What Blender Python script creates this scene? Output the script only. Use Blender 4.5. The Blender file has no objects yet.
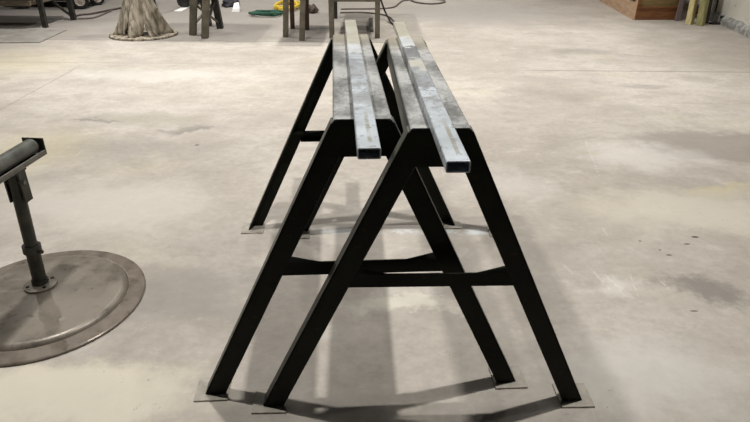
import bpy, bmesh, math, random
from math import sin, cos, pi, radians as R, sqrt, atan2
from mathutils import Vector, Matrix, noise
random.seed(4)
S = bpy.context.scene
C = S.collection
# ------------------------------------------------------------------ camera
F, CH, CP, CR = 583.7, 1.42, .4763, .0093
fw = Vector((0, cos(CP), -sin(CP))); up = Vector((0, sin(CP), cos(CP))); rt = Vector((1, 0, 0))
rt2 = cos(CR)*rt + sin(CR)*up; up2 = -sin(CR)*rt + cos(CR)*up
cd = bpy.data.cameras.new('camera'); cam = bpy.data.objects.new('camera', cd); C.objects.link(cam)
m = Matrix((rt2, up2, -fw)).transposed().to_4x4(); m.translation = (0, 0, CH)
cam.matrix_world = m
cd.sensor_width = 36; cd.lens = F/750*36; cd.clip_end = 100
S.camera = cam

def at(px, py, z=0.0):
    """where the sight line of a photo point meets the height z"""
    u = (px-375)/F; v = (211-py)/F
    d = fw + rt2*u + up2*v
    return Vector((0, 0, CH)) + d*((z-CH)/d.z)

# ------------------------------------------------------------------ materials
class N:
    def __init__(s, name):
        s.m = bpy.data.materials.new(name); s.m.use_nodes = True
        s.t = s.m.node_tree; s.b = s.t.nodes['Principled BSDF']; s.l = s.t.links
    def n(s, typ, **kw):
        x = s.t.nodes.new(typ)
        for k, v in kw.items(): setattr(x, k, v)
        return x
    def set(s, inp, v):
        if hasattr(v, 'is_linked') or isinstance(v, bpy.types.NodeSocket): s.l.new(v, inp)
        else: inp.default_value = v
    def math(s, op, a, b=0.0, c=None):
        x = s.n('ShaderNodeMath', operation=op); s.set(x.inputs[0], a); s.set(x.inputs[1], b)
        if c is not None: s.set(x.inputs[2], c)
        return x.outputs[0]
    def vmath(s, op, a, b):
        x = s.n('ShaderNodeVectorMath', operation=op); s.set(x.inputs[0], a); s.set(x.inputs[1], b)
        return x
    def ramp(s, v, a, b, lo=0.0, hi=1.0, smooth=True):
        x = s.n('ShaderNodeMapRange'); x.interpolation_type = 'SMOOTHSTEP' if smooth else 'LINEAR'
        s.set(x.inputs['Value'], v); x.inputs['From Min'].default_value = a; x.inputs['From Max'].default_value = b
        x.inputs['To Min'].default_value = lo; x.inputs['To Max'].default_value = hi
        return x.outputs[0]
    def mix(s, f, a, b, mode='MIX'):
        x = s.n('ShaderNodeMix', data_type='RGBA', blend_type=mode)
        s.set(x.inputs[0], f)
        for i, v in ((6, a), (7, b)):
            if isinstance(v, tuple): x.inputs[i].default_value = (*v[:3], 1)
            else: s.l.new(v, x.inputs[i])
        return x.outputs[2]
    def noise(s, vec, scale, detail=4, rough=.6, dist=0.0):
        x = s.n('ShaderNodeTexNoise'); x.inputs['Scale'].default_value = scale
        x.inputs['Detail'].default_value = detail; x.inputs['Roughness'].default_value = rough
        x.inputs['Distortion'].default_value = dist
        if vec is not None: s.l.new(vec, x.inputs['Vector'])
        return x.outputs['Fac']
    def obj(s): return s.n('ShaderNodeTexCoord').outputs['Object']
    def scale(s, vec, sc):
        x = s.n('ShaderNodeMapping'); x.inputs['Scale'].default_value = sc; s.l.new(vec, x.inputs['Vector'])
        return x.outputs[0]
    def bump(s, h, strength, dist=.01):
        x = s.n('ShaderNodeBump'); x.inputs['Strength'].default_value = strength; x.inputs['Distance'].default_value = dist
        s.l.new(h, x.inputs['Height']); s.l.new(x.outputs[0], s.b.inputs['Normal'])

def worn(name, c1, c2, scale=12, rough=.6, metal=0.0, stretch=(1, 1, 1), lo=.35, hi=.65, c3=None, bump=.1, spec=.5):
    n = N(name); o = n.scale(n.obj(), stretch)
    f = n.ramp(n.noise(o, scale, 5, .65), lo, hi)
    col = n.mix(f, c1, c2)
    if c3: col = n.mix(n.ramp(n.noise(o, scale*3.1, 4, .7), .6, .72), col, c3)
    n.set(n.b.inputs['Base Color'], col); n.b.inputs['Metallic'].default_value = metal
    n.b.inputs['Specular IOR Level'].default_value = spec
    r = n.ramp(n.noise(o, scale*2, 3), .3, .7, rough-.1, min(1, rough+.1)); n.set(n.b.inputs['Roughness'], r)
    if bump: n.bump(n.noise(o, scale*6, 3), bump, .003)
    return n.m

def floor_material():
    n = N('dusty_concrete'); P = n.n('ShaderNodeNewGeometry').outputs['Position']
    big = n.noise(P, .55, 5, .6, .4); mid = n.noise(n.scale(P, (1, 1.5, 1)), 2.6, 6, .68, .3); fine = n.noise(P, 26, 4, .7)
    col = n.mix(n.ramp(big, .32, .68), (.425, .385, .342), (.55, .512, .465))
    col = n.mix(n.ramp(mid, .36, .56, .42, 0), col, (.350, .318, .280))
    col = n.mix(n.ramp(mid, .56, .74, 0, .55), col, (.61, .59, .55))
    col = n.mix(n.ramp(n.noise(P, 1.1, 3, .5), .56, .7, 0, .28), col, (.50, .45, .31))
    m2 = n.noise(n.scale(P, (1, 1.25, 1)), 8.5, 5, .7, .2)
    col = n.mix(n.ramp(m2, .34, .52, .30, 0), col, (.33, .305, .27))
    col = n.mix(n.ramp(m2, .56, .72, 0, .34), col, (.62, .60, .56))
    col = n.mix(n.ramp(fine, .3, .7, .2, 0), col, (.20, .18, .16))
    warp = n.n('ShaderNodeTexNoise'); warp.inputs['Scale'].default_value = 3.4; warp.inputs['Detail'].default_value = 7; warp.inputs['Roughness'].default_value = .68
    n.l.new(P, warp.inputs['Vector'])
    w = n.vmath('SCALE', n.vmath('SUBTRACT', warp.outputs['Color'], (.5, .5, .5)).outputs[0], (0, 0, 0)); w.inputs['Scale'].default_value = .62
    PW = n.vmath('ADD', P, w.outputs[0]).outputs[0]
    # stains, tone patches and painted shade: photo point, half sizes in metres, colour, strength, softness
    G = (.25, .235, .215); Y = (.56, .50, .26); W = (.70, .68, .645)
    for px, py, rx, ry, c, k, e in (
        (728, 146, .70, .36, (.27, .24, .215), .58, .3), (703, 292, .20, .13, (.20, .18, .165), .62, .15), (642, 86, .25, .12, G, .35, .1),
        (700, 80, .30, .13, G, .3, .1), (584, 52, .5, .22, G, .35, .1), (545, 94, .5, .3, G, .25, .0), (590, 152, .12, .05, (.35, .28, .18), .5, .2),
        (718, 190, .30, .10, Y, .34, -.2), (190, 130, .20, .06, G, .45, .3), (103, 121, .22, .05, (.2, .19, .18), .5, .3), (120, 150, .9, .25, G, .22, 0),
        (10, 62, 1.1, .9, (.60, .54, .38), .36, -.25), (30, 150, .5, .5, Y, .22, 0), (640, 155, .55, .28, W, .4, 0), (500, 185, .4, .25, W, .25, 0),
        (650, 370, .40, .25, (.60, .585, .55), .45, 0), (616, 285, .16, .12, W, .4, 0), (60, 392, .5, .16, (.62, .57, .43), .4, 0), (150, 75, 1.2, .25, W, .3, 0),
        (230, 245, .4, .16, G, .2, 0), (180, 295, .42, .30, G, .50, 0), (205, 33, .6, .16, (.15, .135, .12), .45, 0), (345, 30, .5, .35, (.19, .175, .16), .45, 0), (65, 20, 1.0, .35, (.17, .155, .14), .45, 0), (120, 30, .35, .35, (.30, .265, .215), .5, 0), (690, 212, .7, .34, (.62, .585, .50), .5, 0), (105, 205, .7, .40, (.62, .59, .54), .45, 0), (60, 400, .55, .2, (.70, .66, .56), .55, 0),  # dark ones under stand, table and bench paint in shadow and dirt
        (695, 237, .020, .010, (.07, .06, .05), .8, .3), (687, 244, .017, .007, (.07, .06, .05), .8, .3), (669, 255, .015, .007, (.08, .07, .06), .7, .3), (640, 241, .009, .006, (.09, .08, .07), .7, .3),
        (660, 250, .007, .006, (.09, .08, .07), .7, .3), (694, 311, .018, .005, (.09, .08, .07), .7, .3), (197, 145, .018, .012, (.09, .08, .07), .7, .3), (190, 133, .18, .04, (.2, .19, .17), .5, .2),
        (150, 118, .5, .16, (.33, .31, .25), .4, 0), (560, 80, .5, .16, (.36, .335, .31), .4, 0), (620, 108, .3, .12, (.37, .34, .31), .4, 0), (520, 250, .3, .2, (.36, .33, .29), .3, 0), (545, 265, .3, .3, G, .15, 0), (470, 12, 1.6, 1.5, (.40, .375, .355), .55, 0), (412, 307, .22, .07, (.66, .63, .55), .6, .1)):
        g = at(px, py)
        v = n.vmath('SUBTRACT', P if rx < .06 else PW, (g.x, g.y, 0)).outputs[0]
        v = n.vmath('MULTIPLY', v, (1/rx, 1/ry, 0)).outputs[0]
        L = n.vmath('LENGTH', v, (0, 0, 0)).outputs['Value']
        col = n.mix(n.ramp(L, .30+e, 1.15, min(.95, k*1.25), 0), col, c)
    sep = n.n('ShaderNodeSeparateXYZ'); n.l.new(P, sep.inputs[0]); X, Yc = sep.outputs[0], sep.outputs[1]
    # the far bay of the floor, past the joint, is poured in a greyer concrete
    wob = n.math('MULTIPLY', n.math('SUBTRACT', n.noise(P, 3, 5), .5), .25)
    yj = n.math('ADD', Yc, wob)
    far = n.math('MULTIPLY', n.ramp(yj, 7.08, 7.28), n.ramp(X, .4, -1.2))
    col = n.mix(n.math('MULTIPLY', far, .62), col, (.255, .235, .22))
    wobs = n.math('MULTIPLY', n.math('SUBTRACT', n.noise(P, 6, 3), .5), .03)
    def joint_or_shade(coord, pos, width, k, rng=None, other=None):
        nonlocal col
        d = n.math('ABSOLUTE', n.math('SUBTRACT', n.math('ADD', coord, wobs), pos))
        f = n.ramp(d, width, width*2.2, k, 0)
        if rng: f = n.math('MULTIPLY', f, n.math('MULTIPLY', n.ramp(other, rng[0], rng[0]+.2), n.ramp(other, rng[1], rng[1]-.2)))
        col = n.mix(f, col, (.17, .155, .14))
    joint_or_shade(Yc, 7.18, .012, .5, (-7, .3), X)
    joint_or_shade(Yc, 5.87, .010, .5, (1.4, 5), X)
    joint_or_shade(Yc, 6.02, .008, .22, (-6, -.8), X)
    pal = n.math('MULTIPLY', n.ramp(n.math('ABSOLUTE', n.math('SUBTRACT', n.math('ADD', Yc, wobs), 2.535)), .012, .04, .7, 0), n.math('MULTIPLY', n.ramp(X, -.4, -.2), n.ramp(X, .72, .62)))
    col = n.mix(n.math('MULTIPLY', pal, n.ramp(m2, .42, .56)), col, (.62, .66, .68))
    joint_or_shade(Yc, 2.585, .016, .6, (-.4, .72), X)  # shadow strip between the far feet, painted as a dark line
    # diagonal crack at the left
    a, b = at(0, 110), at(78, 67); d = (b-a).normalized(); nv = Vector((-d.y, d.x, 0))
    dd = n.math('ADD', n.math('MULTIPLY', X, nv.x), n.math('MULTIPLY', Yc, nv.y))
    joint_or_shade(dd, a.dot(nv), .006, .32, (a.y-.5, b.y+.1), Yc)
    # single pale scrapes
    for x0, y0, x1, y1, wd_, k in ((590, 268, 612, 292, .006, .6), (600, 270, 627, 297, .005, .6), (608, 278, 640, 302, .007, .5), (655, 275, 672, 292, .005, .6), (628, 268, 640, 300, .004, .5), (585, 140, 600, 178, .006, .4), (560, 262, 585, 285, .005, .4)):
        a, b = at(x0, y0), at(x1, y1); d = (b-a).normalized(); nv = Vector((-d.y, d.x, 0))
        o1 = n.math('ADD', n.math('MULTIPLY', X, nv.x), n.math('MULTIPLY', Yc, nv.y)); o2 = n.math('ADD', n.math('MULTIPLY', X, d.x), n.math('MULTIPLY', Yc, d.y))
        f = n.ramp(n.math('ABSOLUTE', n.math('SUBTRACT', n.math('ADD', o1, n.math('MULTIPLY', wobs, .5)), a.dot(nv))), wd_*.5, wd_*1.6, k, 0)
        f = n.math('MULTIPLY', f, n.math('MULTIPLY', n.ramp(o2, a.dot(d), a.dot(d)+.03), n.ramp(o2, b.dot(d), b.dot(d)-.03)))
        f = n.math('MULTIPLY', f, n.ramp(n.noise(P, 30, 3), .42, .6, 0, .6))
        col = n.mix(f, col, (.74, .72, .69))
    # specks of grit
    vor = n.n('ShaderNodeTexVoronoi'); vor.inputs['Scale'].default_value = 13; n.l.new(PW, vor.inputs['Vector'])
    sp = n.math('MULTIPLY', n.ramp(vor.outputs['Distance'], .05, .11, 1, 0), n.ramp(n.noise(P, 1.7, 2), .52, .62))
    col = n.mix(n.math('MULTIPLY', sp, .65), col, (.10, .09, .08))
    # pale drag scratches
    ro = n.n('ShaderNodeMapping'); ro.inputs['Rotation'].default_value = (0, 0, R(38)); ro.inputs['Scale'].default_value = (14, .8, 1); n.l.new(P, ro.inputs['Vector'])
    sc = n.math('MULTIPLY', n.ramp(n.noise(ro.outputs[0], 2.2, 2, .5), .69, .74), n.ramp(n.noise(P, .9, 2), .5, .62))
    col = n.mix(n.math('MULTIPLY', sc, .35), col, (.72, .70, .67))
    n.set(n.b.inputs['Base Color'], col)
    n.set(n.b.inputs['Roughness'], n.ramp(mid, .3, .7, .62, .86)); n.b.inputs['Specular IOR Level'].default_value = .35
    n.bump(n.math('ADD', n.math('MULTIPLY', fine, .4), mid), .12, .01)
    return n.m

def leg_material():
    # the same dark green paint, with light painted into the colour of the sloping outer sides
    n = N('green_paint_lit_sides'); o = n.obj()
    f = n.noise(o, 9, 5, .65)
    col = n.mix(n.ramp(f, .35, .65), (.005, .006, .0035), (.011, .013, .007))
    col = n.mix(n.ramp(n.noise(o, 28, 4, .7), .60, .72, 0, .8), col, (.035, .025, .014))
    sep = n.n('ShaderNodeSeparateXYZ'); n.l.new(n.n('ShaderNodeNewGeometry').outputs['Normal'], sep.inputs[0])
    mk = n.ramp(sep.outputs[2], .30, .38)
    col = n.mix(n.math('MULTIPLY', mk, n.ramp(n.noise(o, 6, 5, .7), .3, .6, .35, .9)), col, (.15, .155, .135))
    n.set(n.b.inputs['Base Color'], col); n.b.inputs['Roughness'].default_value = .5; n.b.inputs['Specular IOR Level'].default_value = .15
    return n.m

def tube_material(seed, patches):
    n = N('galvanised_tube'); o = n.obj()
    sep = n.n('ShaderNodeSeparateXYZ'); n.l.new(o, sep.inputs[0]); X, Y = sep.outputs[0], sep.outputs[1]
    mp = n.n('ShaderNodeMapping'); mp.inputs['Location'].default_value = (seed, seed*2, 0); n.l.new(o, mp.inputs['Vector']); q = mp.outputs[0]
    f = n.noise(q, 9, 5, .7)
    col = n.mix(n.ramp(f, .3, .7), (.55, .60, .64), (.68, .74, .80))
    dirt = n.math('MULTIPLY', n.ramp(n.noise(q, 5.5, 6, .78, .5), .45, .58), n.ramp(Y, .12, .45))
    rgh = n.ramp(f, .3, .7, .34, .48); met = n.math('SUBTRACT', .34, n.math('MULTIPLY', dirt, .2))
    col = n.mix(n.math('MULTIPLY', dirt, .72), col, (.22, .22, .215))
    col = n.mix(n.ramp(n.noise(q, 48, 5, .8), .57, .64, 0, .8), col, (.12, .115, .11))
    for y0, y1, c, k in patches:          # dusty, rusty or bare lengths of the tube
        yy = n.math('ADD', Y, n.math('MULTIPLY', n.math('SUBTRACT', n.noise(q, 14, 5, .75), .5), .30))
        mk = n.math('MULTIPLY', n.ramp(yy, y0-.015, y0+.015, 0, k), n.ramp(yy, y1+.015, y1-.015))
        col = n.mix(mk, col, c)
    mk = n.math('MULTIPLY', n.ramp(n.math('ABSOLUTE', n.math('SUBTRACT', X, .004 if seed < 2 else .006)), .003, .0065, 1, 0),
                n.math('MULTIPLY', n.ramp(Y, .03, .05), n.ramp(Y, .27, .19)))
    mk = n.math('MULTIPLY', mk, n.ramp(n.noise(q, 22, 3), .38, .55, .3, 1))
    col = n.mix(n.math('MULTIPLY', mk, .75), col, (.36, .33, .25))
    n.set(n.b.inputs['Base Color'], col); n.set(n.b.inputs['Metallic'], met); n.set(n.b.inputs['Roughness'], rgh)
    n.bump(f, .05, .002)
    return n.m

def top_material():
    n = N('worn_steel_top'); o = n.obj()
    sep = n.n('ShaderNodeSeparateXYZ'); n.l.new(o, sep.inputs[0])
    f = n.noise(o, 5, 7, .72, .3)
    col = n.mix(n.ramp(f, .38, .60), (.19, .19, .185), (.45, .455, .45))
    col = n.mix(n.ramp(n.noise(o, 70, 5, .8), .54, .62, 0, .7), col, (.10, .10, .098))
    col = n.mix(n.math('MULTIPLY', n.ramp(sep.outputs[1], .25, .55), .6), col, (.50, .45, .35))   # pale cutting dust at the far end
    sn = n.n('ShaderNodeSeparateXYZ'); n.l.new(n.n('ShaderNodeTexCoord').outputs['Normal'], sn.inputs[0])
    col = n.mix(n.ramp(sn.outputs[2], .6, .35, 0, .85), col, (.055, .062, .048))      # the flanges are a darker green
    n.set(n.b.inputs['Base Color'], col); n.b.inputs['Metallic'].default_value = .25
    n.set(n.b.inputs['Roughness'], n.ramp(f, .3, .7, .42, .6)); n.bump(f, .06, .003)
    return n.m

M = {}
M['floor'] = floor_material()
M['paint'] = worn('dark_green_paint', (.005, .006, .0035), (.011, .013, .007), 9, .5, .0, c3=(.035, .025, .014), bump=.05, spec=.12)
M['leg'] = leg_material()
M['paint_edge'] = M['paint']
M['top'] = top_material()
M['foot'] = worn('raw_plate', (.30, .28, .24), (.44, .41, .36), 20, .6, .2)
M['black_steel'] = worn('black_steel', (.012, .011, .010), (.03, .027, .023), 12, .5)
M['post'] = worn('olive_grey_steel', (.085, .075, .052), (.14, .125, .09), 10, .6, .1)
M['rust'] = worn('rusty_steel', (.085, .040, .022), (.05, .032, .022), 12, .8)
M['grey_steel'] = worn('dusty_grey_steel', (.13, .125, .11), (.21, .20, .18), 14, .55, .4)
M['roller'] = worn('dull_green_grey_roller', (.075, .08, .07), (.13, .135, .12), 14, .5, .3)
M['stand'] = worn('dark_stand_steel', (.028, .028, .022), (.06, .058, .046), 16, .5, .4)
M['disc'] = worn('dusty_brown_disc', (.165, .145, .118), (.235, .208, .172), 6, .36, .2, c3=(.125, .108, .09))
M['rim'] = worn('brown_disc_rim', (.15, .125, .10), (.21, .178, .145), 8, .36, .2)
M['mud'] = worn('dusty_pedestal', (.14, .115, .08), (.48, .43, .35), 6, .85, stretch=(3, 3, .5), c3=(.14, .12, .09))
M['rubber'] = worn('black_rubber', (.012, .012, .012), (.025, .025, .024), 20, .7)
M['hub'] = worn('wheel_hub', (.42, .37, .31), (.6, .54, .46), 20, .5, .1)
M['sheet'] = worn('grey_sheet', (.26, .245, .225), (.36, .34, .31), 4, .7, c3=(.2, .19, .17))
M['bench'] = worn('bench_wood', (.10, .078, .052), (.19, .155, .11), 7, .8, stretch=(1, 6, 6))
M['green'] = worn('green_webbing', (.012, .055, .035), (.04, .14, .09), 30, .8)
M['yellow'] = worn('yellow_webbing', (.72, .50, .03), (.85, .62, .08), 25, .7, c3=(.35, .24, .03))
M['brown_cloth'] = worn('brown_cloth', (.05, .035, .03), (.13, .10, .085), 20, .9)
M['dark_cloth'] = worn('dark_cloth', (.02, .02, .03), (.075, .07, .085), 18, .9, c3=(.16, .12, .11))
M['white'] = worn('white_card', (.80, .80, .80), (.88, .88, .87), 5, .7)
M['cable'] = worn('grey_cable', (.11, .095, .085), (.16, .14, .125), 20, .6)
M['black_cable'] = worn('black_cable', (.015, .015, .015), (.03, .03, .03), 20, .6)
M['ply'] = worn('pale_plywood', (.56, .36, .23), (.70, .50, .34), 5, .75, stretch=(6, .8, 6), c3=(.30, .18, .11))
M['wood_brown'] = worn('brown_board', (.15, .055, .018), (.24, .095, .03), 6, .65, stretch=(.8, 6, 6))
M['panel'] = worn('olive_brown_panel', (.17, .12, .045), (.25, .18, .075), 6, .7, stretch=(.8, 6, 6))
M['timber'] = worn('yellow_timber', (.52, .44, .20), (.70, .62, .33), 6, .75, stretch=(6, 6, .6), c3=(.32, .27, .12))
M['timber_old'] = worn('greenish_timber', (.24, .22, .09), (.38, .35, .16), 6, .8, stretch=(6, 6, .6), c3=(.2, .17, .08))
M['board_grey'] = worn('purple_grey_board', (.19, .145, .15), (.28, .225, .225), 5, .7, stretch=(6, 6, .6))
M['wall'] = worn('painted_wall', (.80, .78, .70), (.90, .88, .80), 2.5, .8, c3=(.45, .44, .40))
M['kerb'] = worn('grey_rubble', (.28, .28, .27), (.50, .50, .48), 14, .9, lo=.42, hi=.58, bump=.8)
M['dark_gap'] = M['black_steel']

# ------------------------------------------------------------------ mesh helpers
def link(o, parent=None):
    C.objects.link(o)
    if parent: o.parent = parent
    return o
def obj(name, bm, mat, parent=None, smooth=False, bevel=0, loc=(0, 0, 0), rot=(0, 0, 0), weld=False):
    bmesh.ops.recalc_face_normals(bm, faces=bm.faces)
    me = bpy.data.meshes.new(name); bm.to_mesh(me); bm.free()
    me.materials.append(mat)
    if smooth: me.polygons.foreach_set('use_smooth', [True]*len(me.polygons))
    o = bpy.data.objects.new(name, me); o.location = loc; o.rotation_euler = rot; link(o, parent)
    if bevel:
        b = o.modifiers.new('bevel', 'BEVEL'); b.width = bevel; b.segments = 2; b.limit_method = 'ANGLE'; b.angle_limit = R(40)
    return o
def box(bm, x0, x1, y0, y1, z0, z1, mat=None):
    vs = [bm.verts.new(Vector(p)) for p in ((x0, y0, z0), (x1, y0, z0), (x1, y1, z0), (x0, y1, z0), (x0, y0, z1), (x1, y0, z1), (x1, y1, z1), (x0, y1, z1))]
    if mat:
        for v in vs: v.co = mat @ v.co
    for f in ((0, 1, 2, 3), (4, 5, 6, 7), (0, 1, 5, 4), (1, 2, 6, 5), (2, 3, 7, 6), (3, 0, 4, 7)): bm.faces.new([vs[i] for i in f])
def prism_xz(bm, pts, y0, y1):
    a = [bm.verts.new((x, y0, z)) for x, z in pts]; b = [bm.verts.new((x, y1, z)) for x, z in pts]
    bm.faces.new(a); bm.faces.new(b[::-1]); k = len(pts)
    for i in range(k): bm.faces.new((a[i], a[(i+1) % k], b[(i+1) % k], b[i]))
def prism_xy(bm, pts, z0, z1):
    a = [bm.verts.new((x, y, z0)) for x, y in pts]; b = [bm.verts.new((x, y, z1)) for x, y in pts]
    bm.faces.new(a); bm.faces.new(b[::-1]); k = len(pts)
    for i in range(k): bm.faces.new((a[i], a[(i+1) % k], b[(i+1) % k], b[i]))
def bar(bm, p, q, w, d, upv=(0, 0, 1)):
    p, q = Vector(p), Vector(q); z = (q-p).normalized(); u = Vector(upv)
    x = z.cross(u)
    if x.length < 1e-4: x = z.cross(Vector((0, 1, 0)))
    x.normalize(); y = z.cross(x)
    mt = Matrix((x, y, z)).transposed().to_4x4(); mt.translation = p
    box(bm, -w/2, w/2, -d/2, d/2, 0, (q-p).length, mt)
def cyl(bm, p, q, r, r2=None, seg=24):
    p, q = Vector(p), Vector(q); z = (q-p).normalized()
    x = z.orthogonal().normalized(); y = z.cross(x); r2 = r if r2 is None else r2
    a = []; b = []
    for i in range(seg):
        t = 2*pi*i/seg; d = x*cos(t)+y*sin(t); a.append(bm.verts.new(p+d*r)); b.append(bm.verts.new(q+d*r2))
    bm.faces.new(a); bm.faces.new(b[::-1])
    for i in range(seg): bm.faces.new((a[i], a[(i+1) % seg], b[(i+1) % seg], b[i]))
def lathe(bm, prof, seg=64, cen=(0, 0, 0)):
    cen = Vector(cen); rings = []
    for r, z in prof:
        if r < 1e-5: rings.append([bm.verts.new(cen+Vector((0, 0, z)))])
        else: rings.append([bm.verts.new(cen+Vector((r*cos(2*pi*i/seg), r*sin(2*pi*i/seg), z))) for i in range(seg)])
    for a, b in zip(rings, rings[1:]):
        for i in range(seg):
            j = (i+1) % seg
            if len(a) == 1: bm.faces.new((a[0], b[i], b[j]))
            elif len(b) == 1: bm.faces.new((a[i], a[j], b[0]))
            else: bm.faces.new((a[i], a[j], b[j], b[i]))
def spline(pts, sub=8, closed=False):
    pts = [Vector(p) for p in pts]; k = len(pts); out = []
    for i in range(k if closed else k-1):
        g = (lambda j: pts[j % k]) if closed else (lambda j: pts[max(0, min(k-1, j))])
        p0, p1, p2, p3 = g(i-1), g(i), g(i+1), g(i+2)
        for s in range(sub):
            t = s/sub
            out.append(.5*((2*p1)+(p2-p0)*t+(2*p0-5*p1+4*p2-p3)*t*t+(3*p1-p0-3*p2+p3)*t**3))
    if not closed: out.append(pts[-1])
    return out
def tube(bm, pts, r, seg=8, flat=None, closed=False):
    """sweep a round (or flat: width, thickness) section along points lying roughly level"""
    rings = []; k = len(pts)
    for i, p in enumerate(pts):
        a = pts[i-1] if (i or closed) else p; b = pts[(i+1) % k] if (i < k-1 or closed) else p
        t = (b-a).normalized(); x = t.cross(Vector((0, 0, 1)))
        if x.length < 1e-3: x = Vector((1, 0, 0))
        x.normalize(); y = x.cross(t)
        rx, ry = (flat[0]/2, flat[1]/2) if flat else (r, r)
        rings.append([bm.verts.new(p+x*(rx*cos(2*pi*j/seg))+y*(ry*sin(2*pi*j/seg))) for j in range(seg)])
    for i in range(k if closed else k-1):
        a, b = rings[i], rings[(i+1) % k]
        for j in range(seg): bm.faces.new((a[j], a[(j+1) % seg], b[(j+1) % seg], b[j]))
    if not closed: bm.faces.new(rings[0]); bm.faces.new(rings[-1][::-1])
def tag(o, label, cat, group=None):
    o['label'] = label; o['category'] = cat
    if group: o['group'] = group
    return o
def thing(name, label, cat, loc=(0, 0, 0), rz=0, group=None):
    o = bpy.data.objects.new(name, None); o.empty_display_size = .2; o.location = loc; o.rotation_euler = (0, 0, rz); link(o)
    return tag(o, label, cat, group)
def dup(root, loc, rz, label):
    r = root.copy(); C.objects.link(r); r.location = loc; r.rotation_euler = (0, 0, rz); r['label'] = label
    for ch in list(root.children):
        c = ch.copy(); C.objects.link(c); c.parent = r
        for gch in list(ch.children):
            d = gch.copy(); C.objects.link(d); d.parent = c
    return r
def structure(o): o['kind'] = 'structure'; return o

# ------------------------------------------------------------------ setting
bm = bmesh.new(); box(bm, -14, 9, -4, 26, -.2, 0)
structure(obj('floor', bm, M['floor']))
w0, w1 = at(725, 27), at(750, 38.5)
wd = (w0-w1).normalized(); wn = Vector((wd.y, -wd.x, 0))        # wn points out of the room
def wallpoly(off0, off1, a, b): return [(w1+wd*a+wn*off0).to_2d(), (w1+wd*b+wn*off0).to_2d(), (w1+wd*b+wn*off1).to_2d(), (w1+wd*a+wn*off1).to_2d()]
bm = bmesh.new(); prism_xy(bm, wallpoly(.05, .25, -7, .20), 0, 3.2); prism_xy(bm, wallpoly(.05, .25, .23, 1.5), 0, 3.2); prism_xy(bm, wallpoly(.05, .25, 1.53, 6.5), 0, 3.2)
prism_xy(bm, wallpoly(.08, .25, .19, .24), 0, 3.2); prism_xy(bm, wallpoly(.08, .25, 1.49, 1.54), 0, 3.2)
structure(obj('wall_right', bm, M['wall']))
bm = bmesh.new()
nseg = 130
rows = []
for i in range(nseg+1):
    a = -7+13.5*i/nseg
    p = w1+wd*a
    h = .125+.03*noise.noise((a*5, 1, 0)); o = .02*noise.noise((a*7, 9, 0))
    rows.append([bm.verts.new(p+wn*.06), bm.verts.new(p+wn*o), bm.verts.new(p+wn*(o+.005)+Vector((0, 0, h*.6))), bm.verts.new(p+wn*(.04+o*.3)+Vector((0, 0, h))), bm.verts.new(p+wn*.06+Vector((0, 0, h)))])
for a, b in zip(rows, rows[1:]):
    for j in range(5): bm.faces.new((a[j], a[(j+1) % 5], b[(j+1) % 5], b[j]))
bm.faces.new(rows[0]); bm.faces.new(rows[-1][::-1])
structure(obj('baseboard_right', bm, M['kerb']))

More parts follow.
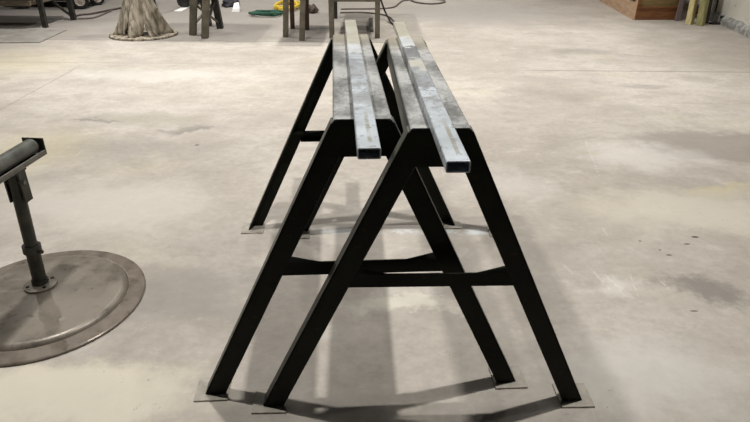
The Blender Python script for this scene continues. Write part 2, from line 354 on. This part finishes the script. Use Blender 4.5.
# ------------------------------------------------------------------ the two sawhorses
H, WT, WB, L = .9375, .0783, .520, 1.154
LW, LD, TH = .066, .050, .008
def wz(z): return WT+(WB-WT)*(1-z/H)
ZG = .833
def make_sawhorse(loc, rz, label):
    t = thing('sawhorse', label, 'sawhorse', loc, rz, 'pair of steel sawhorses')
    # channel top, flanges down
    sl = (WB-WT)/H; nl = sqrt(1+sl*sl)
    FH, ft, rad = .076, .007, .010
    def arc(s, hw, top, r): return [(s*(hw-r+r*sin(a)), top-r+r*cos(a)) for a in [pi/2*k/5 for k in range(6)]]
    outer = [(-WT, H-FH)]+arc(-1, WT, H, rad)[::-1]+arc(1, WT, H, rad)+[(WT, H-FH)]
    inner = [(-WT+ft, H-FH)]+arc(-1, WT-ft, H-ft, .004)[::-1]+arc(1, WT-ft, H-ft, .004)+[(WT-ft, H-FH)]
    bm = bmesh.new(); prism_xz(bm, outer+inner[::-1], -L/2, L/2)
    obj('top_channel', bm, M['top'], t)
    for e in (-1, 1):
        ye = e*L/2; inn = -e
        def yy(d): return sorted((ye, ye+inn*d)) if d else (ye, ye)
        # end plate filling the A under the top
        bm = bmesh.new(); a, b = sorted((ye-inn*.001, ye+inn*.008))
        ins = [(-WT-.006, H-.016), (-WT+.004, H-.006), (-WT+.018, H-.0025), (WT-.018, H-.0025), (WT-.004, H-.006), (WT+.006, H-.016)]
        prism_xz(bm, [(-wz(ZG)+.003, ZG)]+ins+[(wz(ZG)-.003, ZG)], a, b)
        obj('end_plate', bm, M['paint'], t)
        for s in (-1, 1):
            bm = bmesh.new()
            z0, z1 = .006, H-.010
            a, b = yy(TH); prism_xz(bm, [(s*wz(z0), z0), (s*(wz(z0)-LW), z0), (s*(wz(z1)-LW), z1), (s*wz(z1), z1)], a, b)
            a, b = yy(LD); tt = TH*nl; prism_xz(bm, [(s*wz(z0), z0), (s*(wz(z0)-tt), z0), (s*(wz(z1)-tt), z1), (s*wz(z1), z1)], a, b)
            lg = obj('leg', bm, M['leg'], t, bevel=.002)
            bm = bmesh.new(); xo, xi = wz(0)+.030, wz(0)-LW-.012
            a, b = sorted((ye-inn*.026, ye+inn*.078))
            box(bm, *sorted((s*xo, s*xi)), a, b, 0, .006)
            fp = obj('foot_plate', bm, M['foot'], lg); fp['label'] = 'small square steel foot plate'
        zt, zb = .502, .459
        bm = bmesh.new(); a, b = sorted((ye+inn*.002, ye+inn*.008))
        prism_xz(bm, [(-(wz(zt)-LW+.004), zt), (wz(zt)-LW+.004, zt), (wz(zb)-LW+.004, zb), (-(wz(zb)-LW+.004), zb)], a, b)
        a, b = sorted((ye+inn*.008, ye+inn*.035)); x = wz(zb)-LW
        box(bm, -x, x, a, b, zb, zb+.006)
        cb = obj('crossbar', bm, M['paint'], t)
        for s in (-1, 1):
            bm = bmesh.new(); xi = wz(zt)-.008
            prism_xy(bm, [(s*xi, ye+inn*.006), (s*(xi-LW-.085), ye+inn*.006), (s*(xi-LW*.8), ye+inn*.044), (s*xi, ye+inn*.044)], zt-.006, zt)
            obj('gusset', bm, M['paint'], cb)
    return t
def place(nx, ny, yaw): return (nx-sin(yaw)*L/2, ny+cos(yaw)*L/2, 0)
T1 = (-.034, 1.4556, .0689); T2 = (.164, 1.390, .0371)
horse = make_sawhorse(place(*T1), T1[2], 'dark steel A-frame sawhorse nearer the round-based stand, partly behind the other sawhorse')
dup(horse, place(*T2), T2[2], 'dark steel A-frame sawhorse standing in front, nearer the camera and the right wall')

# ------------------------------------------------------------------ rectangular tubes lying on them
def make_tube(nx, ny, yaw, x, ov, ln, mat, label):
    w, h, r, th = .0515, .0260, .004, .0026
    def rr(w, h, r):
        p = []
        for cx, cz, a0 in ((w/2-r, h-r, 0), (-w/2+r, h-r, pi/2), (-w/2+r, r, pi), (w/2-r, r, 3*pi/2)):
            for k in range(4): a = a0+pi/2*k/3; p.append((cx+r*cos(a), cz+r*sin(a)))
        return p
    o_ = rr(w, h, r); i_ = [(x_, z_+th) for x_, z_ in rr(w-2*th, h-2*th, r-.0015)]
    bm = bmesh.new(); k = len(o_)
    V = {}
    for nm, pts in (('o', o_), ('i', i_)):
        for y in (0, ln): V[nm, y] = [bm.verts.new((x_, y, z_)) for x_, z_ in pts]
    for j in range(k):
        q = (j+1) % k
        bm.faces.new((V['o', 0][j], V['o', 0][q], V['o', ln][q], V['o', ln][j])); bm.faces.new((V['i', 0][j], V['i', 0][q], V['i', ln][q], V['i', ln][j]))
        for y in (0, ln): bm.faces.new((V['o', y][j], V['o', y][q], V['i', y][q], V['i', y][j]))
    c, s = cos(yaw), sin(yaw); lx, ly = x, -ov
    o = obj('steel_tube', bm, mat, None, loc=(nx+lx*c-ly*s, ny+lx*s+ly*c, H+.0004), rot=(0, 0, yaw))
    tag(o, label, 'tube', 'steel tubes on the sawhorses'); return o
DU = (.58, .54, .42); GR = (.16, .16, .16); WH = (.78, .79, .79)
make_tube(*T1[:2], T1[2]-.002, .002, .277, 1.654, tube_material(1.3, [(1.10, 1.7, DU, .7), (.62, .80, (.27, .27, .27), .4), (.95, 1.1, WH, .5)]),
          'galvanised rectangular tube lying on the sawhorse nearer the round-based stand')
make_tube(*T2[:2], T2[2]+.0046, -.005, .280, 1.675, tube_material(3.7, [(1.30, 1.7, DU, .8), (1.12, 1.3, WH, .55), (.92, 1.12, GR, .7), (.78, .92, DU, .6), (.55, .78, (.2, .2, .2), .5), (1.11, 1.125, (.05, .05, .05), .8)]),
          'galvanised rectangular tube with a dark band, lying on the front sawhorse')

# ------------------------------------------------------------------ roller stand on the left
c = (-1.332, 1.925, 0)
t = thing('roller_stand', 'dark pipe roller stand on a round dusty brown domed base, left foreground', 'roller stand', c)
RD = .385
bm = bmesh.new(); lathe(bm, [(0, 0), (RD-.012, 0), (RD, .004), (RD, .010), (RD-.004, .013), (RD*.845, .018), (RD*.83, .017)], 96)
lathe(bm, [(RD*.83, .017), (RD*.83, 0)], 96)
bmesh.ops.remove_doubles(bm, verts=bm.verts, dist=1e-5)
b = obj('base_rim', bm, M['rim'], t, smooth=False)
bm = bmesh.new(); lathe(bm, [(0, 0.008), (RD*.828, .008), (RD*.828, .017), (RD*.80, .030), (RD*.76, .034), (RD*.5, .041), (0, .045)], 96)
obj('base_dome', bm, M['disc'], t, smooth=True)
fo = Vector((at(41, 285, .045).x-c[0], at(41, 285, .045).y-c[1], .042)); tl = Vector((.024, .0, 0))
def pp(z): return fo+tl*((z-.042)/.5)+Vector((0, 0, z-.042))
bm = bmesh.new(); lathe(bm, [(0, .0), (.062, .0), (.062, .010), (.050, .015), (.03, .016), (0, .016)], 40, fo)
fl = obj('floor_flange', bm, M['disc'], t)
for k in range(4):
    bm = bmesh.new(); a = pi/4+k*pi/2; cyl(bm, fo+Vector((.047*cos(a), .047*sin(a), .008)), fo+Vector((.047*cos(a), .047*sin(a), .020)), .007, seg=6)
    obj('bolt', bm, M['stand'], fl)
bm = bmesh.new(); cyl(bm, pp(.055), pp(.23), .026); cyl(bm, pp(.05), pp(.075), .031)
obj('lower_post', bm, M['stand'], t)
bm = bmesh.new(); cyl(bm, pp(.205), pp(.235), .034); cyl(bm, pp(.215), pp(.215)+Vector((.05, -.02, 0)), .008, seg=8)
obj('collar', bm, M['stand'], t)
bm = bmesh.new(); cyl(bm, pp(.23), pp(.555), .0235)
obj('upper_post', bm, M['stand'], t)
ang = atan2(.07, 1.0)   # the roller runs away from the camera, turned a little to the right
hd = Vector((sin(ang), cos(ang), 0)); sd = Vector((hd.y, -hd.x, 0)); tp = pp(.56)
def fr(p): mt = Matrix((sd, hd, Vector((0, 0, 1)))).transposed().to_4x4(); mt.translation = p; return mt
bm = bmesh.new(); mt = fr(tp)
box(bm, -.034, .034, -.03, .03, -.012, .0, mt); box(bm, -.033, -.026, -.022, .022, -.13, 0, mt); box(bm, .026, .033, -.022, .022, -.13, 0, mt)
br = obj('bracket', bm, M['stand'], t, bevel=.002)
bm = bmesh.new(); cyl(bm, mt @ Vector((-.038, -.005, -.05)), mt @ Vector((.039, -.005, -.05)), .009, seg=6)
bo = obj('bolt', bm, M['grey_steel'], br); bo['label'] = 'pale bolt through the bracket'
RL0, RL1 = -.27, .150
bm = bmesh.new(); box(bm, -.042, .042, RL0, RL1, 0, .006, mt); box(bm, -.042, -.036, RL0, RL1, .006, .020, mt); box(bm, .036, .042, RL0, RL1, .006, .020, mt)
ch = obj('channel', bm, M['grey_steel'], t, bevel=.0015)
for y0 in (RL0-.006, RL1-.001):
    bm = bmesh.new(); box(bm, -.042, .042, y0, y0+.007, 0, .066, mt); obj('end_plate', bm, M['stand'], ch, bevel=.0015)
bm = bmesh.new(); cyl(bm, mt @ Vector((0, RL0+.012, 0.039)), mt @ Vector((0, RL1-.014, 0.039)), .029, seg=32); cyl(bm, mt @ Vector((0, RL0-.01, .039)), mt @ Vector((0, RL1+.008, .039)), .009, seg=12)
ro = obj('roller', bm, M['roller'], t)

# ------------------------------------------------------------------ flared pedestal
pc = Vector((-2.92, 7.52, 0))
t = thing('pedestal_stand', 'dusty grey-brown flared pedestal with deep folds on a round floor plate', 'pedestal', pc)
bm = bmesh.new(); lathe(bm, [(0, 0), (.40, 0), (.41, .008), (.408, .022), (.385, .030), (.35, .026), (0, .030)], 64)
obj('base_plate', bm, M['mud'], t)
bm = bmesh.new(); seg, nz, top = 96, 26, .95
rows = []
for i in range(nz+1):
    z = .026+(top-.026)*i/nz
    f = 1-min(1, z/.62)
    r = .105+.205*f**1.15
    row = []
    for j in range(seg):
        a = 2*pi*j/seg
        fold = .16*f*(.3+f)*sin(7*a+1.2)+.10*f*sin(11*a+.3+z*3)+.10*noise.noise((3*cos(a), 3*sin(a), z*4))
        rr_ = r*(1+fold)
        row.append(bm.verts.new((rr_*cos(a), rr_*sin(a), z)))
    rows.append(row)
holes = [(R(-118), .17), (R(-66), .14)]
for i in range(nz):
    zc = .026+(top-.026)*(i+.5)/nz
    for j in range(seg):
        a = 2*pi*(j+.5)/seg
        a_ = a if a < pi else a-2*pi
        gap = any(abs(((a_-h+pi) % (2*pi))-pi) < w*(1-zc/.17) and .035 < zc < .17 for h, w in holes) or (zc < .55 and .5*pi-1.0 < a < .5*pi+1.0)  # back opening added so lamps light the plate inside
        if not gap: bm.faces.new((rows[i][j], rows[i][(j+1) % seg], rows[i+1][(j+1) % seg], rows[i+1][j]))
bm.faces.new(rows[-1])
o = obj('flared_column', bm, M['mud'], t, smooth=True)
sm = o.modifiers.new('solid', 'SOLIDIFY'); sm.thickness = .012; sm.offset = -1

# ------------------------------------------------------------------ far steel stands and table
def legpost(name, parent, base, topv, w, mat, label=None):
    bm = bmesh.new(); bar(bm, base, topv, w, w, (0, 1, 0)); o = obj(name, bm, mat, parent, bevel=.004)
    if label: o['label'] = label
    return o
a1, a2, a3 = at(193, 35), at(205, 38), at(220.5, 28.3); a4 = a1+(a3-a2)
cen = (a1+a2+a3+a4)/4
t = thing('stand', 'olive steel stand with crossed braces between its legs, beside the flared pedestal', 'stand', cen)
HT = .86
def shift(p, k, z): q = (p-cen)*k; return Vector((q.x, q.y, z))
legs = []
for p, mt_, k in ((a1, 'post', 1), (a2, 'post', 1), (a3, 'black_steel', .62), (a4, 'black_steel', .62)):
    legpost('leg', t, shift(p, 1, 0), shift(p, 1, HT)+Vector((.13, 0, 0)) if k == 1 else Vector(((p-cen).x-.06, (p-cen).y*k, HT)), .078, M[mt_], None if k == 1 else 'dark slanting rear leg'); legs.append(p-cen)
bm = bmesh.new()
bar(bm, shift(a1, .98, .14)+Vector((.03, .05, 0)), shift(a3, .9, .36), .03, .02); bar(bm, shift(a1, .98, .38)+Vector((.03, .05, 0)), shift(a3, .98, .06), .03, .02)
obj('brace', bm, M['post'], t)
bm = bmesh.new(); bar(bm, shift(a2, .95, .06)+Vector((0, .05, 0)), shift(a3, .85, .40), .03, .02)
obj('brace', bm, M['stand'], t)
bm = bmesh.new(); box(bm, -.26, .24, -.48, .48, HT, HT+.05); obj('top_plate', bm, M['grey_steel'], t)

b1, b2, b3, b4 = at(285.7, 37), at(302, 40.5), at(292.6, 28.5), at(307.2, 30)
cen = (b1+b2+b3+b4)/4
t = thing('stand', 'narrow steel stand with two grey front posts and rusty rear posts, before the yellow sling', 'stand', cen)
for p, mt_ in ((b1, 'post'), (b2, 'post'), (b3, 'rust'), (b4, 'rust')):
    w = .062 if mt_ == 'post' else .055
    legpost('leg', t, shift(p, 1, 0), shift(p, 1, HT)+Vector((.02 if mt_ == 'rust' else .06, 0, 0)), w, M[mt_], 'rusty brown rear post' if mt_ == 'rust' else None)
bm = bmesh.new(); box(bm, -.2, .2, -.5, .5, HT, HT+.05); obj('top_plate', bm, M['grey_steel'], t)
bm = bmesh.new(); bar(bm, shift(b1, 1, .62), shift(b2, 1, .62), .05, .02); obj('crossbar', bm, M['post'], t)

c1, c2, c3, c4 = at(332, 38), at(377.3, 38), at(335.8, 18.5), at(377, 18.5)
cen = (c1+c2+c3+c4)/4
t = thing('work_table', 'grey steel work table standing beyond the far ends of the sawhorses', 'table', cen)
for p, mt_ in ((c1, 'post'), (c2, 'post'), (c3, 'black_steel'), (c4, 'black_steel')):
    legpost('leg', t, shift(p, 1, 0), shift(p, 1, .80), .062 if mt_ == 'post' else .05, M[mt_], 'dark rear leg' if mt_ != 'post' else None)
bm = bmesh.new(); bar(bm, shift(c1, 1, .455), shift(c2, 1, .455), .02, .05); obj('rail', bm, M['post'], t)
bm = bmesh.new(); bar(bm, shift(c3, 1, .455), shift(c4, 1, .455), .02, .05); obj('rail', bm, M['stand'], t)
bm = bmesh.new(); box(bm, -.40, .40, -.85, .85, .80, .84); obj('tabletop', bm, M['grey_steel'], t, bevel=.004)
# board lying under the table
bp = at(372, 37)
bm = bmesh.new(); box(bm, -.06, .0, 0, .9, 0, .04)
tag(obj('board', bm, M['grey_steel'], None, loc=(at(369.5, 36).x+.05, at(369.5, 36).y+.25, 0), rot=(0, 0, .02)), 'grey board lying on the floor beside a leg of the grey work table', 'board')

# ------------------------------------------------------------------ bench with a floor sheet, upper left
q1, q2 = at(46, 28.5), at(74, 20)
t = thing('workbench', 'old brown workbench with slanting legs and a low shelf, at the left wall end', 'workbench', (q1.x-.9, (q1.y+q2.y)/2, 0))
t['label'] = 'old brown workbench with slanting legs and a low shelf, upper left'
o0 = Vector(t.location)
def rel(p, z=0): return Vector((p.x-o0.x, p.y-o0.y, z))
legpost('leg', t, rel(q1, .012), rel(q1, .8)+Vector((.0, .02, 0)), .058, M['stand'])
legpost('leg', t, rel(q2), rel(q2, .8)+Vector((-.02, -.02, 0)), .065, M['black_steel'])
for p in (q1, q2): legpost('leg', t, Vector((-(p.x-o0.x)-.1, p.y-o0.y, .012 if p is q1 else 0)), Vector((-(p.x-o0.x), p.y-o0.y, .8)), .06, M['stand'])
bm = bmesh.new(); bar(bm, rel(q2, .07)+Vector((-.02, -.03, 0)), rel(q2, .34)+Vector((-.33, -.05, 0)), .03, .03); obj('brace', bm, M['stand'], t)
bm = bmesh.new(); box(bm, -1.0, .86, -.36, .34, .30, .36); box(bm, -1.0, .80, -.39, -.355, .285, .345); obj('shelf', bm, M['bench'], t, bevel=.004)
bm = bmesh.new(); box(bm, -1.1, .95, -.42, .42, .80, .86); obj('worktop', bm, M['bench'], t, bevel=.004)
bm = bmesh.new(); a, b_, c_ = at(-60, 44), at(40, 43), at(67, 30.5)
pts = [a.to_2d(), b_.to_2d(), c_.to_2d(), (c_.x-.30, c_.y+.12), (a.x-.3, c_.y+.12)]
prism_xy(bm, pts, 0, .012)
tag(obj('floor_sheet', bm, M['sheet']), 'thin grey sheet with a cut corner lying on the floor under the bench', 'sheet')

# ------------------------------------------------------------------ wheeled cart and hand truck
def wheel(name, parent, cpos, r, w, axis, hub='hub'):
    ax = Vector(axis).normalized(); cpos = Vector(cpos)
    bm = bmesh.new(); prof = [(r*.62, -w*.5), (r*.9, -w*.5), (r*.98, -w*.38), (r, -w*.15), (r, w*.15), (r*.98, w*.38), (r*.9, w*.5), (r*.62, w*.5), (r*.62, -w*.5)]
    lathe(bm, prof, 40)
    mt = ax.to_track_quat('Z', 'Y').to_matrix().to_4x4(); mt.translation = cpos
    bm.transform(mt); o = obj(name, bm, M['rubber'], parent)
    bm = bmesh.new(); lathe(bm, [(0, -w*.30), (r*.2, -w*.34), (r*.25, -w*.2), (r*.52, -w*.2), (r*.62, -w*.42), (r*.62, w*.42), (r*.52, w*.2), (r*.25, w*.2), (r*.2, w*.34), (0, w*.3)], 32)
    bm.transform(mt); h = obj('hub', bm, M[hub], o); return o
v1, v2 = at(81, 9.3), at(97.5, 5.5)
o0 = Vector((v1.x-.35, v1.y+.25, 0))
t = thing('cart', 'low dark cart on rubber tyred wheels behind the brown workbench', 'cart', o0)
wr = .125; axs = (.25, -1, 0)
wheel('wheel', t, (v1.x-o0.x, v1.y-o0.y+.03, wr), wr, .05, axs)
wheel('wheel', t, (v2.x-o0.x, v2.y-o0.y+.03, wr), wr, .05, (.75, -.66, 0))
wheel('wheel', t, (v1.x-o0.x-.9, v1.y-o0.y+.0, wr), wr, .05, axs); wheel('wheel', t, (v2.x-o0.x-1.0, v2.y-o0.y+.12, wr), wr, .05, axs)
bm = bmesh.new(); box(bm, -.75, .5, -.22, .62, .26, .31)
box(bm, -.6, .42, -.12, -.08, .18, .26); box(bm, -.6, .42, .48, .52, .18, .26)
obj('deck', bm, M['stand'], t)
bm = bmesh.new(); bar(bm, (-.58, v1.y-o0.y+.05, wr), (v1.x-o0.x, v1.y-o0.y+.05, wr), .02, .02); obj('axle', bm, M['black_steel'], t)
for x_, y_ in ((v1.x-o0.x, -.2), (v2.x-o0.x-.03, .2), (-.55, -.2), (-.6, .3)):
    bm = bmesh.new(); box(bm, x_-.02, x_+.02, y_+.03, y_+.08, wr, .27); obj('fork', bm, M['black_steel'], t)

v3 = at(184, 8.3)
t = thing('hand_truck', 'black wheeled hand truck with a pale toe plate, between pedestal and braced stand', 'hand truck', (v3.x, v3.y, 0))
wr = .11
wheel('wheel', t, (0.0, .05, wr), wr, .055, (.2, -1, 0), 'black_steel'); wheel('wheel', t, (.08, .43, wr), wr, .055, (.2, -1, 0), 'black_steel')
bm = bmesh.new(); bar(bm, (0, .05, wr), (.08, .43, wr), .022, .022); obj('axle', bm, M['black_steel'], t)
bm = bmesh.new(); bar(bm, (.03, .12, .04), (-.25, .10, 1.15), .03, .03); bar(bm, (.09, .36, .04), (-.19, .34, 1.15), .03, .03)
for z in (.3, .6, .95): bar(bm, (.03-.28*z/1.15, .12, z), (.09-.28*z/1.15, .36, z), .03, .02)
obj('frame', bm, M['black_steel'], t)
bm = bmesh.new(); box(bm, -.05, .07, -.36, .25, .0, .012); o = obj('toe_plate', bm, M['white'], t); o['label'] = 'pale flat toe plate'
# thin dark rod leaning by the pedestal
r0 = at(157, 10)
bm = bmesh.new(); cyl(bm, (0, 0, 0.002), (-.16, .10, .9), .014, seg=12); cyl(bm, (0, 0, 0), (-.002, .004, .03), .022, seg=12)
cyl(bm, (-.155, .097, .86), (-.17, .108, .98), .020, seg=12)
# ------------------------------------------------------------------ bits on the far floor
obj_rod = obj('rod', bm, M['black_steel'], None, loc=(r0.x, r0.y, 0)); tag(obj_rod, 'thin black rod standing on the floor just behind the flared pedestal', 'rod')

def lump(name, mat, cen, size, seed, label, cat, amp=.35):
    bm = bmesh.new(); bmesh.ops.create_icosphere(bm, subdivisions=4, radius=1)
    for v in bm.verts:
        d = 1+amp*noise.noise(v.co*1.7+Vector((seed, 0, 0)))+amp*.5*noise.noise(v.co*4.5+Vector((0, seed, 0)))
        v.co = Vector((v.co.x*size[0]*d, v.co.y*size[1]*d, max(0, (v.co.z+.55)*size[2]*d)))
    o = obj(name, bm, mat, None, smooth=True, loc=(cen.x, cen.y, 0)); tag(o, label, cat); return o
lump('crumpled_cloth', M['dark_cloth'], at(230.5, 5.5), (.15, .22, .075), 3, 'crumpled dark cloth on the far floor behind the white box', 'cloth')
wb = at(236, 12)
bm = bmesh.new()
lo = [(-.07, 0, 0), (.055, 0, 0), (.055, .20, 0), (-.05, .20, 0)]; hi = [(-.05, .02, .035), (.06, .03, .05), (.065, .19, .12), (-.01, .19, .11)]
a = [bm.verts.new(p) for p in lo]; b = [bm.verts.new(p) for p in hi]
bm.faces.new(a); bm.faces.new(b)
for k in range(4): bm.faces.new((a[k], a[(k+1) % 4], b[(k+1) % 4], b[k]))
o = obj('white_box', bm, M['white'], None, loc=(wb.x, wb.y, 0), rot=(0, 0, .25), bevel=.004); tag(o, 'small torn white box on the far floor beside the dark cloth', 'box')
lump('crumpled_rag', M['brown_cloth'], at(312.5, 12.5), (.085, .11, .07), 8, 'crumpled brown rag beside the rusty rear posts', 'rag')

def coil(name, mat, cen, rx, ry, loops, label, flat, seed, h=.0):
    random.seed(seed); bm = bmesh.new(); pts = []
    for k in range(loops*6):
        a = 2*pi*k/6+random.uniform(-.2, .2); j = random.uniform(.62, 1.08)
        zz = flat[0]*.34+h*k/(loops*6)+random.uniform(0, .03)
        pts.append((rx*j*cos(a)+random.uniform(-.03, .03), ry*j*sin(a), zz))
    tube(bm, spline(pts, 8), .01, 10, (flat[1], flat[0]))
    mz = min(v.co.z for v in bm.verts)
    for v in bm.verts: v.co.z -= mz
    o = obj(name, bm, mat, None, smooth=True, loc=(cen.x, cen.y, 0)); tag(o, label, 'sling'); return o
coil('lifting_sling', M['yellow'], at(287, 9), .20, .40, 4, 'coiled yellow sling on the floor behind the rusty posted stand', (.055, .022), 5, .04)
coil('lifting_sling', M['green'], at(265.5, 15.5), .27, .20, 4, 'tangled dark green sling lying left of the yellow sling', (.034, .018), 9, .02)
random.seed(2)

def cable(name, pxs, r, mat, label, closed=False, z=None):
    pts = [at(x, y, 0)+Vector((0, 0, (r if z is None else z[i]))) for i, (x, y) in enumerate(pxs)]
    bm = bmesh.new(); tube(bm, spline(pts, 10, closed), r, 8, closed=closed); o = obj(name, bm, mat, None, smooth=True); tag(o, label, 'cable'); return o
cable('floor_cable', [(341, 9.8), (352, 9.6), (364, 9.6), (376, 9.4), (388, 8.8), (395, 7.2), (399, 4), (403, 1.5), (412, .2), (424, -.6)], .012, M['cable'],
      'grey cable snaking on the floor behind the grey work table')
cable('floor_cable', [(340, 13.4), (352, 13.0), (364, 13.2), (374, 14), (382, 15.2), (388, 17), (392, 20), (396, 24), (401, 28)], .011, M['cable'],
      'grey cable running from under the work table towards the tube end')
cable('floor_cable', [(411, .6), (416, 3), (427, 4.4), (438, 4.2), (445, 2.4), (440, .4), (428, -.4), (417, -.6)], .013, M['cable'],
      'loop of grey cable lying alone on the far floor', closed=True)
p0, p1, p2, p3 = at(396, 27), at(391, 23.5), at(388, 17), at(386, 10)
bm = bmesh.new(); P = [Vector((at(399, 28).x, at(399, 28).y, .013)), Vector((p0.x, p0.y, .013)), Vector((p1.x, p1.y, .016)), Vector((p2.x-.04, p2.y-.25, .10)), Vector((p2.x-.10, p2.y-.40, .26)), Vector((p2.x-.16, p2.y-.55, .46)), Vector((.03, 7.75, .66)), Vector((-.02, 7.72, .797))]
tube(bm, spline(P, 8), .013, 8); tag(obj('power_cord', bm, M['black_cable'], None, smooth=True), 'black cord hanging from the grey work table down to the floor', 'cord')
cable('floor_cable', [(75, 17), (82, 15.6), (90, 15), (98, 13.4), (108, 11.4), (118, 9.5), (124, 8)], .014, M['brown_cloth'],
      'dark cable lying on the floor between the workbench and the pedestal')
cable('floor_cable', [(78, 19.5), (90, 19), (98, 17.2), (106, 13.8), (112, 11.2)], .012, M['cable'],
      'thin brown cable in front of the dark one beside the workbench')

# ------------------------------------------------------------------ crate, leaning timber and wall fitting, upper right
k0 = at(633, 20); k1 = at(676, 20); k2 = at(598, 0)
ux = (k1-k0).normalized(); uy = (k2-k0).normalized(); uy = (uy-ux*uy.dot(ux)).normalized()
# the side goes back the way the photo shows; keep its own angle
uy2 = (k2-k0).normalized(); Wd = (k1-k0).length+.04; Dp = 2.6
t = thing('crate', 'large wooden crate with a pale plywood side and brown panelled front', 'crate', k0)
bx = lambda a, b, z: (k0*0+ux*a+uy2*b+Vector((0, 0, z)))
def slab(bm, a0, a1, b0, b1, z0, z1):
    lo = [bx(a0, b0, 0), bx(a1, b0, 0), bx(a1, b1, 0), bx(a0, b1, 0)]
    prism_xy(bm, [p.to_2d() for p in lo], z0, z1)
bm = bmesh.new(); slab(bm, 0, .02, 0.0, Dp, 0, .9); o = obj('side_panel', bm, M['ply'], t); o['label'] = 'pale plywood side'
bm = bmesh.new(); slab(bm, .021, Wd, .0, .03, 0, .165); slab(bm, .021, Wd, .0, .03, .80, .9); slab(bm, .021, .075, .001, .03, .165, .8); slab(bm, Wd-.055, Wd, .001, .03, .165, .8)
obj('front_frame', bm, M['wood_brown'], t, bevel=.004)
bm = bmesh.new(); slab(bm, .075, Wd-.055, .04, .06, .14, .82); obj('front_panel', bm, M['panel'], t)
bm = bmesh.new(); slab(bm, .021, Wd, -.012, .035, .165, .185); obj('ledge', bm, M['wood_brown'], t)
bm = bmesh.new(); slab(bm, 0, Wd, 0, Dp, .9, .92); obj('lid', bm, M['ply'], t)
bm = bmesh.new(); slab(bm, Wd-.02, Wd, .061, Dp, 0, .9); slab(bm, .021, Wd-.021, Dp-.02, Dp, 0, .9); obj('side_panel', bm, M['ply'], t)
bm = bmesh.new(); slab(bm, -.006, .0, .06, .36, .25, .38); o = obj('black_patch', bm, M['black_steel'], t); o['label'] = 'dark patch near the front corner'

def leaner(name, px, py, w, d, lean, ht, mat, label, cat, rz=0.0, group=None):
    p = at(px, py); bm = bmesh.new()
    mt = Matrix.Translation((0, 0, 0)) @ Matrix.Rotation(rz, 4, 'Z')
    b0, t0 = Vector((0, 0, 0)), Vector((lean[0], lean[1], ht))
    z = 0
    vs = []
    for base in (b0, t0):
        for x_, y_ in ((-w/2, 0), (w/2, 0), (w/2, d), (-w/2, d)): vs.append(bm.verts.new(base+(mt @ Vector((x_, y_, 0)))))
    for f in ((0, 1, 2, 3), (4, 5, 6, 7), (0, 1, 5, 4), (1, 2, 6, 5), (2, 3, 7, 6), (3, 0, 4, 7)): bm.faces.new([vs[i] for i in f])
    o = obj(name, bm, mat, None, loc=(p.x, p.y, 0), bevel=.004); tag(o, label, cat, group); return o
leaner('leaning_board', 677.3, 21, .075, .02, (.09, .10), 1.7, M['board_grey'], 'purple-grey board leaning beside the crate front', 'board', .15)
leaner('timber_beam', 687.5, 24.6, .075, .11, (.12, .40), 1.8, M['timber'], 'pale yellow squared timber leaning next to the purple-grey board', 'timber', -.85, 'leaning timbers')
leaner('timber_beam', 698.5, 25.8, .085, .12, (.10, .38), 1.6, M['timber_old'], 'greenish weathered squared timber leaning next to the black bars', 'timber', -.80, 'leaning timbers')
leaner('steel_bar', 706.5, 23.5, .05, .04, (.08, .30), 1.5, M['black_steel'], 'black flat bar leaning right behind the greenish timber', 'bar', -.2)
leaner('steel_bar', 711.5, 21.5, .035, .035, (.05, .25), 1.4, M['grey_steel'], 'grey steel bar leaning among the black bars near the wall', 'bar', 0)
leaner('steel_bar', 715, 20.5, .055, .05, (.02, .12), 1.5, M['black_steel'], 'broad black bar leaning closest to the white wall', 'bar', 0)
p = at(724.5, 24)
t = thing('floor_bracket', 'small dark bracket with an upright stub on the floor by the white wall', 'bracket', (p.x-.12, p.y-.02, 0))
bm = bmesh.new(); box(bm, -.10, .09, -.05, .05, 0, .02); obj('base_plate', bm, M['black_steel'], t, bevel=.003)
bm = bmesh.new(); cyl(bm, (.05, 0, .02), (.05, 0, .105), .022, seg=16); cyl(bm, (.05, 0, .085), (.05, 0, .115), .032, seg=16); obj('stub', bm, M['stand'], t)

# ------------------------------------------------------------------ light: rows of ceiling lamps
LZ = 3.4
def lamp(x, y, e, sx=.12, sy=.40, col=(1, .965, .905), z=LZ, sp=180):
    l = bpy.data.lights.new('ceiling_lamp', 'AREA'); l.shape = 'RECTANGLE'; l.size = sx; l.size_y = sy; l.energy = e; l.color = col; l.spread = R(sp)
    o = bpy.data.objects.new('ceiling_lamp', l); o.location = (x, y, z); C.objects.link(o); return o
lamp(.70, 1.95, 50, .06, .06, sp=150); lamp(-1.34, 2.10, 47, .14, .06, sp=150); lamp(2.75, 2.3, 10, .09, .09, sp=110); lamp(-3.4, 2.4, 10, .09, .09, sp=110)
for y, es in ((5.2, ((34, 112), (34, 112), (30, 112), (29, 112))), (7.9, ((44, 116), (36, 116), (28, 116), (42, 116))), (11.2, ((32, 116), (28, 116), (22, 116), (26, 116)))):
    for x, (e, sp) in zip((-3.4, -1.34, .70, 2.75), es): lamp(x, y, e, .12, .12, sp=sp)
W = bpy.data.worlds.new('world'); S.world = W; W.use_nodes = True
bg = W.node_tree.nodes['Background']; bg.inputs[0].default_value = (.80, .88, 1.0, 1); bg.inputs[1].default_value = .008
vs = S.view_settings; vs.view_transform = 'Standard'; vs.look = 'None'; vs.gamma = 1; vs.use_curve_mapping = False; vs.exposure = 0.0
